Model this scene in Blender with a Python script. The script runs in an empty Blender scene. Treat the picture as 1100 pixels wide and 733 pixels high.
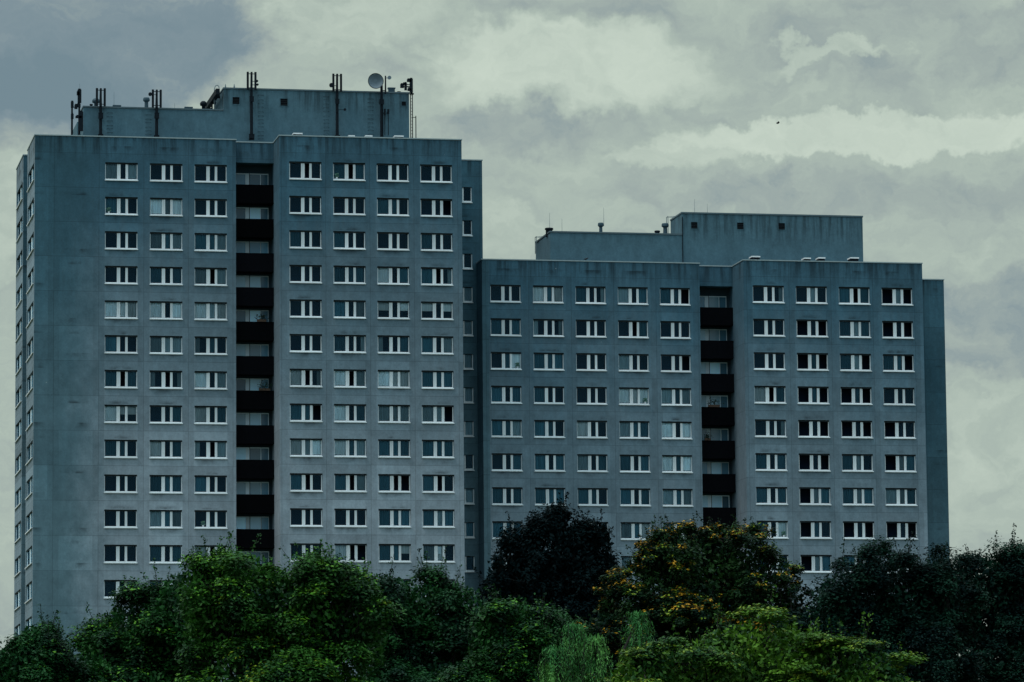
import bpy, math, random
import numpy as np
from mathutils import Matrix, Vector

random.seed(7)
rng = np.random.default_rng(11)
scene = bpy.context.scene
COL = scene.collection
ZO = 57.7                       # height above the ground of the top row's window sills

# ------------------------------------------------------------------ camera fit
F_PX = 4600.0
CAM = Vector((-69.485, -339.664, -56.017 + ZO))
ROT = ((0.98177936, -0.18981625, -0.00889313),
       (-0.01501204, -0.12412977, 0.99215243),
       (0.18943055, 0.97394127, 0.12471757))      # rows: right, up, forward

def at(px, py, Y):
    """x, z of the point of the vertical plane y = Y that is seen at a picture position"""
    a, b = (px - 550) / F_PX, (366.5 - py) / F_PX
    v = [ROT[0][i] * a + ROT[1][i] * b + ROT[2][i] for i in range(3)]
    s = (Y - CAM.y) / v[1]
    return CAM.x + s * v[0], CAM.z + s * v[2]

# ------------------------------------------------------------------ mesh helper
class MB:
    def __init__(self):
        self.v, self.f, self.m = [], [], []
    def quad(self, a, b, c, d, m=0):
        n = len(self.v); self.v += [a, b, c, d]; self.f.append((n, n + 1, n + 2, n + 3)); self.m.append(m)
    def box(self, x0, x1, y0, y1, z0, z1, m=0, skip=''):
        p = lambda x, y, z: (x, y, z)
        if 'f' not in skip: self.quad(p(x0, y0, z0), p(x1, y0, z0), p(x1, y0, z1), p(x0, y0, z1), m)
        if 'b' not in skip: self.quad(p(x1, y1, z0), p(x0, y1, z0), p(x0, y1, z1), p(x1, y1, z1), m)
        if 'l' not in skip: self.quad(p(x0, y1, z0), p(x0, y0, z0), p(x0, y0, z1), p(x0, y1, z1), m)
        if 'r' not in skip: self.quad(p(x1, y0, z0), p(x1, y1, z0), p(x1, y1, z1), p(x1, y0, z1), m)
        if 't' not in skip: self.quad(p(x0, y0, z1), p(x1, y0, z1), p(x1, y1, z1), p(x0, y1, z1), m)
        if 'u' not in skip: self.quad(p(x0, y1, z0), p(x1, y1, z0), p(x1, y0, z0), p(x0, y0, z0), m)
    def tube(self, pts, rads, n=8, m=0, cap=True):
        rings = []
        for i, p in enumerate(pts):
            p = Vector(p)
            a = Vector(pts[max(i - 1, 0)]); b = Vector(pts[min(i + 1, len(pts) - 1)])
            t = (b - a).normalized()
            s = t.cross(Vector((0, 1, 0)) if abs(t.y) < .9 else Vector((1, 0, 0))).normalized()
            u = t.cross(s)
            k = len(self.v); r = rads[i] if hasattr(rads, '__len__') else rads
            for j in range(n):
                an = 2 * math.pi * j / n
                self.v.append(tuple(p + s * math.cos(an) * r + u * math.sin(an) * r))
            rings.append(k)
        for a, b in zip(rings, rings[1:]):
            for j in range(n):
                self.f.append((a + j, a + (j + 1) % n, b + (j + 1) % n, b + j)); self.m.append(m)
        if cap:
            self.f.append(tuple(rings[0] + j for j in reversed(range(n)))); self.m.append(m)
            self.f.append(tuple(rings[-1] + j for j in range(n))); self.m.append(m)
    def lathe(self, c, prof, n=16, m=0):
        """profile of (radius, z) turned about the vertical through c"""
        self_r = []
        for r, z in prof:
            k = len(self.v)
            for j in range(n):
                an = 2 * math.pi * j / n
                self.v.append((c[0] + r * math.cos(an), c[1] + r * math.sin(an), c[2] + z))
            self_r.append(k)
        for a, b in zip(self_r, self_r[1:]):
            for j in range(n):
                self.f.append((a + j, a + (j + 1) % n, b + (j + 1) % n, b + j)); self.m.append(m)
        self.f.append(tuple(self_r[-1] + j for j in range(n))); self.m.append(m)
    def mesh(self, name, mats, origin=(0, 0, 0)):
        o = origin
        me = bpy.data.meshes.new(name)
        me.from_pydata([(a - o[0], b - o[1], c - o[2]) for a, b, c in self.v], [], self.f)
        for mt in mats: me.materials.append(mt)
        me.polygons.foreach_set('material_index', self.m)
        me.update()
        return me
    def build(self, name, mats, parent=None, origin=(0, 0, 0), smooth=False):
        if not isinstance(mats, (list, tuple)): mats = [mats]
        me = self.mesh(name, mats, origin)
        if smooth: me.polygons.foreach_set('use_smooth', [True] * len(me.polygons))
        return link(name, me, parent, origin)

WORLD = {}
def link(name, data, parent=None, origin=(0, 0, 0), rz=0.0, local=False):
    o = bpy.data.objects.new(name, data); COL.objects.link(o)
    base = Vector((0, 0, 0))
    if parent is not None:
        o.parent = parent
        if not local: base = WORLD[parent.name]
    o.location = Vector(origin) - base
    o.rotation_euler = (0, 0, rz)
    WORLD[o.name] = (Vector(origin) if not local else WORLD[parent.name] + Vector(origin))
    return o
def tag(o, label=None, cat=None, group=None, kind=None):
    if label: o['label'] = label
    if cat: o['category'] = cat
    if group: o['group'] = group
    if kind: o['kind'] = kind
    return o
def thing(name, loc, label, cat, group=None):
    return tag(link(name, None, None, loc), label, cat, group)

# ------------------------------------------------------------------ materials
class NT:
    def __init__(self, tree): self.t = tree; tree.nodes.clear()
    def n(self, typ, **kw):
        nd = self.t.nodes.new(typ)
        for k, v in kw.items(): setattr(nd, k, v)
        return nd
    def l(self, a, b): self.t.links.new(a, b)
    def put(self, sock, v):
        if isinstance(v, bpy.types.NodeSocket): self.l(v, sock)
        else: sock.default_value = v
    def math(self, op, a, b=None, c=None, clamp=False):
        nd = self.n('ShaderNodeMath', operation=op); nd.use_clamp = clamp
        self.put(nd.inputs[0], a)
        if b is not None: self.put(nd.inputs[1], b)
        if c is not None: self.put(nd.inputs[2], c)
        return nd.outputs[0]
    def mix(self, f, a, b, blend='MIX'):
        nd = self.n('ShaderNodeMix', data_type='RGBA', blend_type=blend)
        self.put(nd.inputs['Factor'], f)
        for s, v in ((nd.inputs[6], a), (nd.inputs[7], b)):
            self.put(s, v if isinstance(v, bpy.types.NodeSocket) else (*v, 1) if len(v) == 3 else v)
        return nd.outputs[2]
    def noise(self, vec, scale, detail=4, rough=.55, dist=0.0):
        nd = self.n('ShaderNodeTexNoise')
        if vec is not None: self.l(vec, nd.inputs['Vector'])
        nd.inputs['Scale'].default_value = scale; nd.inputs['Detail'].default_value = detail
        nd.inputs['Roughness'].default_value = rough; nd.inputs['Distortion'].default_value = dist
        return nd.outputs[0]
    def mapr(self, v, a, b, c, d, smooth=True):
        nd = self.n('ShaderNodeMapRange'); nd.interpolation_type = 'SMOOTHSTEP' if smooth else 'LINEAR'
        self.put(nd.inputs[0], v)
        for i, k in enumerate((a, b, c, d)): nd.inputs[i + 1].default_value = k
        return nd.outputs[0]
    def comb(self, x, y, z):
        nd = self.n('ShaderNodeCombineXYZ')
        for s, v in zip(nd.inputs, (x, y, z)): self.put(s, v)
        return nd.outputs[0]

def mat(name):
    m = bpy.data.materials.new(name); m.use_nodes = True
    return m, NT(m.node_tree)
def finish(nt, color, rough=.8, spec=.3, metal=0.0, bump=None, bstr=.2, bdist=.02):
    b = nt.n('ShaderNodeBsdfPrincipled'); o = nt.n('ShaderNodeOutputMaterial')
    nt.put(b.inputs['Base Color'], color if isinstance(color, bpy.types.NodeSocket) else (*color, 1))
    nt.put(b.inputs['Roughness'], rough); b.inputs['Specular IOR Level'].default_value = spec
    b.inputs['Metallic'].default_value = metal
    if bump is not None:
        bp = nt.n('ShaderNodeBump'); bp.inputs['Strength'].default_value = bstr; bp.inputs['Distance'].default_value = bdist
        nt.l(bump, bp.inputs['Height']); nt.l(bp.outputs[0], b.inputs['Normal'])
    nt.l(b.outputs[0], o.inputs[0])
    return b

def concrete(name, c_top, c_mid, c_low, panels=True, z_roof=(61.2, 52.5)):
    """weathered grey facade panels: sooty under the parapets, brightness painted paler towards the foot, streaked and patched"""
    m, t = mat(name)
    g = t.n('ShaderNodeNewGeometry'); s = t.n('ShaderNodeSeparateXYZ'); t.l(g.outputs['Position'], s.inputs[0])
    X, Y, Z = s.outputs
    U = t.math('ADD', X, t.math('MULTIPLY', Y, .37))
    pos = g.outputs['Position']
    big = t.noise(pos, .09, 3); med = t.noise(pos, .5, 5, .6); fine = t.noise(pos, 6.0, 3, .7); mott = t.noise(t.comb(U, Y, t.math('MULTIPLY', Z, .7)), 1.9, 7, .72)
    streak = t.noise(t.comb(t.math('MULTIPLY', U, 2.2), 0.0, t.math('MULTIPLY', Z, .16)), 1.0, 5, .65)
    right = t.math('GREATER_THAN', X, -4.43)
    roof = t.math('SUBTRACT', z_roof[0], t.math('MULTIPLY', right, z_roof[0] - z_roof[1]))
    # brightness falloff painted into the wall colour: the upper storeys are darker
    tone_z = t.math('ADD', Z, t.math('ADD', t.math('MULTIPLY', t.math('SUBTRACT', big, .5), 16.0), t.math('MULTIPLY', t.math('SUBTRACT', streak, .5), 7.0)))
    tone_z = t.math('ADD', tone_z, t.math('MULTIPLY', right, 9.0))
    col = t.mix(t.mapr(tone_z, 30, 46, 0, 1), c_low, c_mid)
    col = t.mix(t.mapr(tone_z, 45, 60, 0, 1), col, c_top)
    # the run-off streaks below each parapet
    depth = t.math('SUBTRACT', roof, Z)
    run = t.math('MULTIPLY', t.mapr(depth, .1, 3.0, 1, 0), t.mapr(streak, .40, .66, 0, 1))
    f = t.math('SUBTRACT', 1.0, t.math('MULTIPLY', run, .62))
    if panels:
        # blank gable strip keeps its darker coat; set-back bays have shade painted in
        coat_shade = t.mapr(t.math('ADD', X, t.math('MULTIPLY', t.math('SUBTRACT', med, .5), 4.0)), -40.2, -35.2, 1, 0)
        coat_shade = t.math('MAXIMUM', coat_shade, t.math('MULTIPLY', t.math('GREATER_THAN', X, -7.9), t.math('LESS_THAN', X, -4.44)))
        coat_shade = t.math('MAXIMUM', coat_shade, t.math('GREATER_THAN', X, 32.08))
        col = t.mix(coat_shade, col, t.mix(t.mapr(tone_z, 26, 58, 0, 1), (.092, .150, .180), (.034, .086, .118)))
        nn = t.n('ShaderNodeSeparateXYZ'); t.l(g.outputs['True Normal'], nn.inputs[0])
        col = t.mix(t.math('MULTIPLY', t.math('LESS_THAN', nn.outputs[0], -.5), t.math('LESS_THAN', X, -39)), col, (.165, .215, .255))  # light from the left painted into the end walls as a paler colour
    if panels:
        u = t.math('DIVIDE', t.math('ADD', X, 33.48), 3.6)
        v = t.math('DIVIDE', t.math('SUBTRACT', Z, ZO - .62), 2.8)
        v = t.math('ADD', v, t.math('MULTIPLY', right, .1))
        fu, fv = t.math('FRACT', t.math('ADD', u, 100.0)), t.math('FRACT', t.math('ADD', v, 100.0))
        wn = t.n('ShaderNodeTexWhiteNoise', noise_dimensions='3D')
        t.l(t.comb(t.math('FLOOR', u), 0.0, t.math('FLOOR', v)), wn.inputs['Vector'])
        r1 = wn.outputs['Value']
        sr = t.n('ShaderNodeSeparateColor'); t.l(wn.outputs['Color'], sr.inputs[0])
        f = t.math('MULTIPLY', f, t.math('ADD', .90, t.math('MULTIPLY', r1, .20)))
        # bay of the window column against the pier beside it
        cu = t.math('ABSOLUTE', t.math('SUBTRACT', fu, .5))
        bay = t.mapr(cu, .365, .38, 1, 0)
        f = t.math('MULTIPLY', f, t.math('ADD', .97, t.math('MULTIPLY', bay, t.math('MULTIPLY', sr.outputs[1], .22))))
        # joints
        ju = t.mapr(cu, .492, .497, 0, 1); jv = t.mapr(t.math('ABSOLUTE', t.math('SUBTRACT', fv, .5)), .490, .496, 0, 1)
        f = t.math('MULTIPLY', f, t.math('SUBTRACT', 1.0, t.math('MULTIPLY', t.math('MAXIMUM', ju, jv), .34)))
        # soot and damp patches under and over some of the windows
        below = t.math('MULTIPLY', t.mapr(fv, .0, .21, 0, 1), t.mapr(fv, .215, .225, 1, 0))
        above = t.math('MULTIPLY', t.mapr(fv, .76, .78, 0, 1), t.mapr(fv, .78, .9, 1, 0))
        pick = t.math('MULTIPLY', below, t.math('GREATER_THAN', sr.outputs[0], .45))
        pick = t.math('MAXIMUM', pick, t.math('MULTIPLY', above, t.math('GREATER_THAN', sr.outputs[2], .55)))
        pick = t.math('MULTIPLY', t.math('MULTIPLY', pick, t.mapr(cu, .1, .38, 1, 0)), t.mapr(t.noise(pos, .9, 4), .42, .66, 0, 1))
        f = t.math('MULTIPLY', f, t.math('SUBTRACT', 1.0, t.math('MULTIPLY', pick, .58)))
    f = t.math('MULTIPLY', f, t.math('ADD', .68, t.math('MULTIPLY', med, .64)))
    f = t.math('MULTIPLY', f, t.math('ADD', .80, t.math('MULTIPLY', streak, .40)))
    f = t.math('MULTIPLY', f, t.math('ADD', .76, t.math('MULTIPLY', fine, .48)))
    f = t.math('MULTIPLY', f, t.math('ADD', .62, t.math('MULTIPLY', mott, .76)))
    # small flaked spots
    vo = t.n('ShaderNodeTexVoronoi'); t.l(pos, vo.inputs['Vector']); vo.inputs['Scale'].default_value = .9
    spot = t.math('MULTIPLY', t.mapr(vo.outputs['Distance'], .03, .06, 1, 0), t.mapr(med, .56, .62, 0, 1))
    col = t.mix(1.0, col, t.comb(f, f, f), 'MULTIPLY')
    col = t.mix(t.math('MULTIPLY', spot, .35), col, (.40, .44, .45))
    finish(t, col, .88, .25, bump=fine, bstr=.25, bdist=.01)
    return m

def plain(name, c, rough=.6, spec=.4, metal=0.0, var=.15, scale=3.0, objrand=0.0):
    m, t = mat(name)
    g = t.n('ShaderNodeNewGeometry')
    f = t.math('ADD', 1 - var, t.math('MULTIPLY', t.noise(g.outputs['Position'], scale, 4, .6), 2 * var))
    if objrand:
        oi = t.n('ShaderNodeObjectInfo')
        f = t.math('MULTIPLY', f, t.math('ADD', 1 - objrand, t.math('MULTIPLY', oi.outputs['Random'], 2 * objrand)))
    col = t.mix(1.0, c, t.comb(f, f, f), 'MULTIPLY')
    finish(t, col, rough, spec, metal)
    return m

M = {}
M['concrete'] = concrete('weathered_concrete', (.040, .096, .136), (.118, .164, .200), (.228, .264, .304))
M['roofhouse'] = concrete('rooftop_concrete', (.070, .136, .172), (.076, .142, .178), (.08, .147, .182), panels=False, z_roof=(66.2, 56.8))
M['room'] = plain('dim_room', (.006, .017, .036), .9, .1)
M['white'] = plain('white_window_frame', (.62, .645, .67), .45, .4, var=.08, objrand=.10)
M['sill'] = plain('white_metal_sill', (.68, .70, .72), .4, .5, var=.10, scale=1.5, objrand=.10)
M['seal_shade'] = plain('dark_seal_head_shade', (.02, .026, .032), .7, .2)  # dark seals, and strips that paint the shade at window heads
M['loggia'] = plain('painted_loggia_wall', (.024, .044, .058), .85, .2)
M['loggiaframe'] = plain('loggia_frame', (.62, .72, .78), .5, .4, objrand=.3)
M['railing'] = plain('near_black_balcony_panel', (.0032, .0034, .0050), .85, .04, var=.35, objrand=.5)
M['coping'] = plain('zinc_coping', (.26, .31, .33), .5, .5, var=.2)
M['steel'] = plain('dark_galvanised_steel', (.006, .010, .015), .7, .1, var=.2)
M['midsteel'] = plain('grey_steel', (.10, .14, .16), .5, .4)
M['opening'] = plain('black_vent_opening', (.004, .005, .007), .9, .05)
M['dish'] = plain('grey_dish', (.12, .155, .185), .55, .35)
M['acrylic'] = plain('white_skylight', (.80, .80, .80), .3, .5)
M['roof'] = plain('roof_felt', (.06, .065, .07), .9, .1)
M['shutter'] = plain('vent_pipe_metal', (.035, .065, .085), .6, .2)
M['trim'] = plain('dull_metal_trim', (.075, .11, .13), .6, .3, var=.2)
M['rung'] = plain('rusty_rung', (.022, .042, .055), .7, .2)

def glass(name='window_glass', ior=1.38):
    m, t = mat(name)
    tr = t.n('ShaderNodeBsdfTransparent'); tr.inputs[0].default_value = (.84, .92, .95, 1)
    gl = t.n('ShaderNodeBsdfGlossy'); gl.inputs['Roughness'].default_value = .02; gl.inputs[0].default_value = (.32, .72, 1, 1)
    fr = t.n('ShaderNodeFresnel'); fr.inputs[0].default_value = ior
    mx = t.n('ShaderNodeMixShader'); o = t.n('ShaderNodeOutputMaterial')
    t.l(fr.outputs[0], mx.inputs[0]); t.l(tr.outputs[0], mx.inputs[1]); t.l(gl.outputs[0], mx.inputs[2]); t.l(mx.outputs[0], o.inputs[0])
    return m
M['potleaf'] = plain('houseplant_leaf', (.10, .19, .13), .6, .2)
M['glass'] = glass()
M['sideglass'] = glass('side_window_glass', 1.035)
def cloth(name, c):
    m, t = mat(name)
    tc = t.n('ShaderNodeTexCoord'); oi = t.n('ShaderNodeObjectInfo')
    s = t.n('ShaderNodeSeparateXYZ'); t.l(tc.outputs['Object'], s.inputs[0])
    ph = t.math('MULTIPLY', oi.outputs['Random'], 40.0)
    fold = t.noise(t.comb(t.math('ADD', s.outputs[0], ph), 0.0, t.math('MULTIPLY', s.outputs[2], .08)), 7.0, 2, .5)
    f = t.math('MULTIPLY', t.math('ADD', .55, t.math('MULTIPLY', fold, .9)), t.math('ADD', .5, t.math('MULTIPLY', oi.outputs['Random'], 1.0)))
    finish(t, t.mix(1.0, c, t.comb(f, f, f), 'MULTIPLY'), .9, .1)
    return m
M['c'] = cloth('pale_curtain', (.60, .63, .64))
M['s'] = cloth('grey_net_curtain', (.19, .25, .275))
M['t'] = cloth('teal_shaded_curtain', (.040, .115, .155))

def darkglass(name, c):
    m, t = mat(name)
    oi = t.n('ShaderNodeObjectInfo')
    f = t.math('ADD', .25, t.math('MULTIPLY', oi.outputs['Random'], 1.5))
    finish(t, t.mix(1.0, c, t.comb(f, f, f), 'MULTIPLY'), .12, .5)
    return m
M['lg_d'] = darkglass('loggia_pane_dark', (.07, .19, .27))
M['lg_s'] = darkglass('loggia_pane_curtained', (.34, .56, .68))

# ------------------------------------------------------------------ walls with openings
def holed_wall(mb, frame, u0, u1, z0, z1, holes, m=0, reveal=.22, room=1.15, mroom=1):
    """frame(u, d, z) gives a point; d runs inwards. holes: (u0, u1, z0, z1)"""
    us = sorted({u0, u1, *[h[0] for h in holes], *[h[1] for h in holes]})
    zs = sorted({z0, z1, *[h[2] for h in holes], *[h[3] for h in holes]})
    us = [u for u in us if u0 - 1e-6 <= u <= u1 + 1e-6]; zs = [z for z in zs if z0 - 1e-6 <= z <= z1 + 1e-6]
    def inside(u, z): return any(h[0] < u < h[1] and h[2] < z < h[3] for h in holes)
    for a, b in zip(us, us[1:]):
        c = None
        for p, q in zip(zs, zs[1:]):
            if inside((a + b) / 2, (p + q) / 2):
                if c is not None: mb.quad(frame(a, 0, c), frame(b, 0, c), frame(b, 0, p), frame(a, 0, p), m); c = None
            elif c is None: c = p
        if c is not None: mb.quad(frame(a, 0, c), frame(b, 0, c), frame(b, 0, z1), frame(a, 0, z1), m)
    for a, b, p, q in holes:
        for d0, d1, mm in ((0, reveal, m), (reveal, room, mroom)):
            mb.quad(frame(a, d1, p), frame(a, d0, p), frame(a, d0, q), frame(a, d1, q), mm)
            mb.quad(frame(b, d0, p), frame(b, d1, p), frame(b, d1, q), frame(b, d0, q), mm)
            mb.quad(frame(a, d0, q), frame(b, d0, q), frame(b, d1, q), frame(a, d1, q), mm)
            mb.quad(frame(a, d1, p), frame(b, d1, p), frame(b, d0, p), frame(a, d0, p), mm)
        mb.quad(frame(a, room, p), frame(b, room, p), frame(b, room, q), frame(a, room, q), mroom)
def front(y): return lambda u, d, z: (u, y + d, z)
def leftside(x): return lambda u, d, z: (x + d, -u, z)      # u = -y

# ------------------------------------------------------------------ windows
W0, H0 = 1.31, 1.47
PANES = ((-1.25, -.34), (-.07, .345), (.54, 1.24))
def frame_mesh():
    b = MB(); y0, y1 = .14, .215
    z0, z1 = .15, 1.345
    b.box(-W0 + .002, -1.25, y0, y1, z0, z1); b.box(1.24, W0 - .002, y0, y1, z0, z1)
    b.box(-.34, -.213, y0, y1, z0, z1); b.box(-.207, -.07, y0 - .012, y1, z0, z1)
    b.box(.345, .437, y0 - .012, y1, z0, z1); b.box(.443, .54, y0, y1, z0, z1)
    b.box(-W0 + .002, W0 - .002, y0, y1, .07, z0)
    for a, c in PANES:                                          # slim inner sash edge and dark seal
        b.box(a, c, y0 + .03, y1 - .005, z0, z0 + .035, 1)
    b.box(-W0 + .002, W0 - .002, y0 - .03, y1, z1, H0 - .002, 1)  # dark strip stands in for the shadow under the window head
    return b.mesh('frame', [M['white'], M['seal_shade']])
def sill_mesh(w=W0):
    b = MB(); b.box(-w - .03, w + .03, -.10, .138, .005, .045); b.box(-w - .03, w + .03, -.10, -.087, -.03, .005)
    b.box(-w + .003, w - .003, .05, .088, .045, .12)
    return b.mesh('sill', [M['sill']])
FRAME, SILL = frame_mesh(), sill_mesh()
GL = {}
def glazing(mask):
    if mask not in GL:
        b = MB()
        for (a, c), on in zip(PANES, mask):
            if on: b.quad((a, .18, .19), (c, .18, .19), (c, .18, 1.345), (a, .18, 1.345))
        GL[mask] = b.mesh('window', [M['glass']])
    return GL[mask]
OS = {}
def open_sash(i):                                               # sash swung inwards: it stands in the room edge on
    if i not in OS:
        a, c = PANES[i]; b = MB(); e = .22 + (c - a) * .8
        b.box(a + .01, a + .05, .22, .28, .19, 1.36); b.box(a + .01, a + .05, e - .06, e, .19, 1.36)
        b.box(a + .01, a + .05, .28, e - .06, .19, .25); b.box(a + .01, a + .05, .28, e - .06, 1.30, 1.36)
        OS[i] = b.mesh('open_sash', [M['white']])
    return OS[i]
CU = {}
def curtain(code, i, part):
    k = (code, i, part)
    if k not in CU:
        b = MB(); a, c = PANES[i]; a -= .1; c += .1
        z0, z1 = .16, 1.46
        if part == 'top': z0 = .72
        if part == 'left': c = a + (c - a) * .45
        if part == 'right': a = c - (c - a) * .45
        n = max(6, int((c - a) / .055))
        for q in range(n):
            x0, x1 = a + (c - a) * q / n, a + (c - a) * (q + 1) / n
            w0, w1 = .025 * math.sin(q * 1.9), .025 * math.sin((q + 1) * 1.9)
            if part == 'top': w0 = w1 = 0
            b.quad((x0, .29 + w0, z0), (x1, .29 + w1, z0), (x1, .29 + w1, z1), (x0, .29 + w0, z1))
        CU[k] = b.mesh('blind' if part == 'top' else 'curtain', [M[code]])
    return CU[k]
def add_window(tower, x, y, z, codes, sx=1.0):
    mask = tuple(c != 'k' for c in codes)
    w = link('window', glazing(mask), tower, (x, y, z)); w.scale = (sx, 1, 1)
    link('frame', FRAME, w, (0, 0, 0), local=True); link('sill', SILL, w, (0, 0, 0), local=True)
    for i, c in enumerate(codes):
        if c == 'k': link('open_sash', open_sash(i), w, (0, 0, 0), local=True)
        part = 'all'
        if c == 'b': c, part = 'c', 'top'
        elif c == 'l': c, part = 's', 'left'
        elif c == 'r': c, part = 's', 'right'
        if c in 'cst': link('blind' if part == 'top' else 'curtain', curtain(c, i, part), w, (0, 0, 0), local=True)
    if random.random() < .09 and codes[0] != 'k': link('window_plant', window_plant(), w, (random.choice((-1.0, -.6, .75, 1.0)), 0, 0), local=True)
    return w
WP = []
def window_plant():
    if not WP:
        b = MB(); b.lathe((0, .2, .155), [(.06, 0), (.09, .13)], 10)
        for i in range(34):
            a, r, h = random.uniform(0, 6.28), random.uniform(.02, .17), random.uniform(.3, .62)
            x, y, d = r * math.cos(a), .2 + r * .25 * math.sin(a), .07
            b.quad((x - d, y, h), (x, y - .01, h - d * .7), (x + d, y, h + .02), (x, y + .01, h + d * .8), 1)
        WP.append(b.mesh('window_plant', [M['sill'], M['potleaf']]))
    return WP[0]

def narrow_meshes():
    w = .41
    b = MB(); b.box(-w, -w + .13, .09, .165, .11, 1.27); b.box(w - .08, w, .09, .165, .11, 1.27); b.box(-w + .13, w - .08, .09, .165, .11, .17)
    b.box(-w, w, .07, .165, 1.27, 1.32, 1)  # head shadow put in as a dark strip
    g = MB(); g.quad((-w + .13, .13, .17), (w - .08, .13, .17), (w - .08, .13, 1.27), (-w + .13, .13, 1.27))
    c = MB()
    for q in range(10):
        x0, x1 = -.34 + .068 * q, -.34 + .068 * (q + 1)
        c.quad((x0, .25 + .02 * math.sin(q * 2), .1), (x1, .25 + .02 * math.sin(q * 2 + 2), .1), (x1, .25 + .02 * math.sin(q * 2 + 2), 1.3), (x0, .25 + .02 * math.sin(q * 2), 1.3))
    return b.mesh('frame', [M['white'], M['seal_shade']]), g.mesh('narrow_window', [M['glass']]), {k: None for k in 'cst'}, c
NF, NG, _, NC = narrow_meshes()
NS = sill_mesh(.41)
NCM = {k: NC.mesh('curtain', [M[k]]) for k in 'cst'}
def side_meshes():
    b = MB(); w = 3.1
    for x0, x1 in ((-w, -w + .1), (-.28, .28), (w - .1, w)): b.box(x0, x1, .09, .165, .12, 1.38)
    b.box(-w, w, .09, .165, .05, .12); b.box(-w, w, .07, .165, 1.38, 1.45, 1)  # second strip paints the shade along the head
    g = MB()
    for x0, x1 in ((-w + .1, -.28), (.28, w - .1)): g.quad((x0, .13, .12), (x1, .13, .12), (x1, .13, 1.38), (x0, .13, 1.38))
    return b.mesh('frame', [M['loggiaframe'], M['seal_shade']]), g.mesh('side_window', [M['sideglass']])
SF, SG = side_meshes(); SS = sill_mesh(3.1)

# ------------------------------------------------------------------ tall tower
XA, XR, YL, YR = -42.24, -26.03, -22.82, -7.93
R_L = 3.52 + ZO
DEEP = 22.0
TL = thing('apartment_tower', (-24.0, 5.0, 0), 'taller grey concrete tower block with satellite dish and antenna masts on its roof', 'apartment building')
L1C = [-35.285, -31.675, -28.074]
L2C = [-20.722 + 3.5648 * i for i in range(4)]
L1R = """sds ddd ddd|ttd csc ddd|ddd sts tts|ddd tdt sks|ccc cdc csc|tdd sss ltd|tkt lkr cds|cbb ddt cdt|ttd cdt lks|ddd ttt tdd|ddd sts ddd|ddd tdt ckd|ddt tdt ddd|ddd tdt ddt"""
L2R = """dkd tkt ddd ddd|ddd ddd ttd ddk|tdd tdd ddd tdd|ddd ttt cdt tkr|ddd tds bdb bdb|ddd tdr ldt tds|ckr cks ccc ttt|ttk cdt sss ssk|csc cts ttt ttt|tkd tks tkk tkd|ddd ddd ttt tst|ddd ckk ttb scd|ddd tds ttd ddd"""
NR = "dddsssssdstk"
wl = MB()
holes1 = [(x - W0, x + W0, ZO - 2.8 * r, ZO - 2.8 * r + H0) for r in range(14) for x in L1C]
holes2 = [(x - W0, x + W0, ZO - 2.8 * r, ZO - 2.8 * r + H0) for r in range(13) for x in L2C]
xn, zn = at(496.2, 217.9, 7.1); xn2, _ = at(506.9, 217.9, 7.1); XN = (xn + xn2) / 2 + .02
XBR = -4.45
holesN = [(XN - .41, XN + .41, zn - 2.8 * r, zn - 2.8 * r + 1.32) for r in range(13)]
holesS1 = [(-3.78 - 3.1, -3.78 + 3.1, ZO - 2.8 * r, ZO - 2.8 * r + 1.45) for r in range(15)]
holesS2 = [(-13.4 - 3.1, -13.4 + 3.1, ZO - 2.8 * r, ZO - 2.8 * r + 1.45) for r in range(15)]
holed_wall(wl, front(0), XA, XR, 0, R_L, holes1)
holed_wall(wl, front(-2.48), YL, YR, 0, R_L, holes2)
holed_wall(wl, front(7.1), YR, XBR, 0, R_L, holesN)
holed_wall(wl, leftside(XA), -7.5, 0, 0, R_L, holesS1)
XA2 = -42.40
holed_wall(wl, leftside(XA2), -17.1, -9.7, 0, R_L, holesS2)
wl.quad((XA, 7.5, 0), (-40.4, 7.5, 0), (-40.4, 7.5, R_L), (XA, 7.5, R_L))                    # slot between the two side bays
wl.quad((-40.4, 9.7, 0), (-40.4, 7.5, 0), (-40.4, 7.5, R_L), (-40.4, 9.7, R_L))
wl.quad((XA2, 9.7, 0), (-40.4, 9.7, 0), (-40.4, 9.7, R_L), (XA2, 9.7, R_L))
wl.quad((YL, 2.3, 0), (YL, -2.48, 0), (YL, -2.48, R_L), (YL, 2.3, R_L))                      # sides of the balcony bay
wl.quad((XR, 0, 0), (XR, 2.3, 0), (XR, 2.3, R_L), (XR, 0, R_L))
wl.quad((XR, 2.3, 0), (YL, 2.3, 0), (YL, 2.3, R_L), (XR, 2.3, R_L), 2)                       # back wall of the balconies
wl.box(XR + .003, YL - .003, 1.0, 2.297, ZO + 1.86, R_L - .003)                              # top band over the balconies
wl.quad((YR, -2.48, 0), (YR, 7.1, 0), (YR, 7.1, R_L), (YR, -2.48, R_L))
wl.quad((XBR, 7.1, 0), (XBR, DEEP, 0), (XBR, DEEP, R_L), (XBR, 7.1, R_L))
wl.quad((XBR, DEEP, 0), (-40.4, DEEP, 0), (-40.4, DEEP, R_L), (XBR, DEEP, R_L))
wl.quad((XA2, 17.1, 0), (XA2, 17.1, R_L), (-40.4, 17.1, R_L), (-40.4, 17.1, 0))
wl.quad((-40.4, 17.1, 0), (-40.4, 17.1, R_L), (-40.4, DEEP, R_L), (-40.4, DEEP, 0))
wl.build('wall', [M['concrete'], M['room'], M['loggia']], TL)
rf = MB()
zr = R_L - .05
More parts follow.
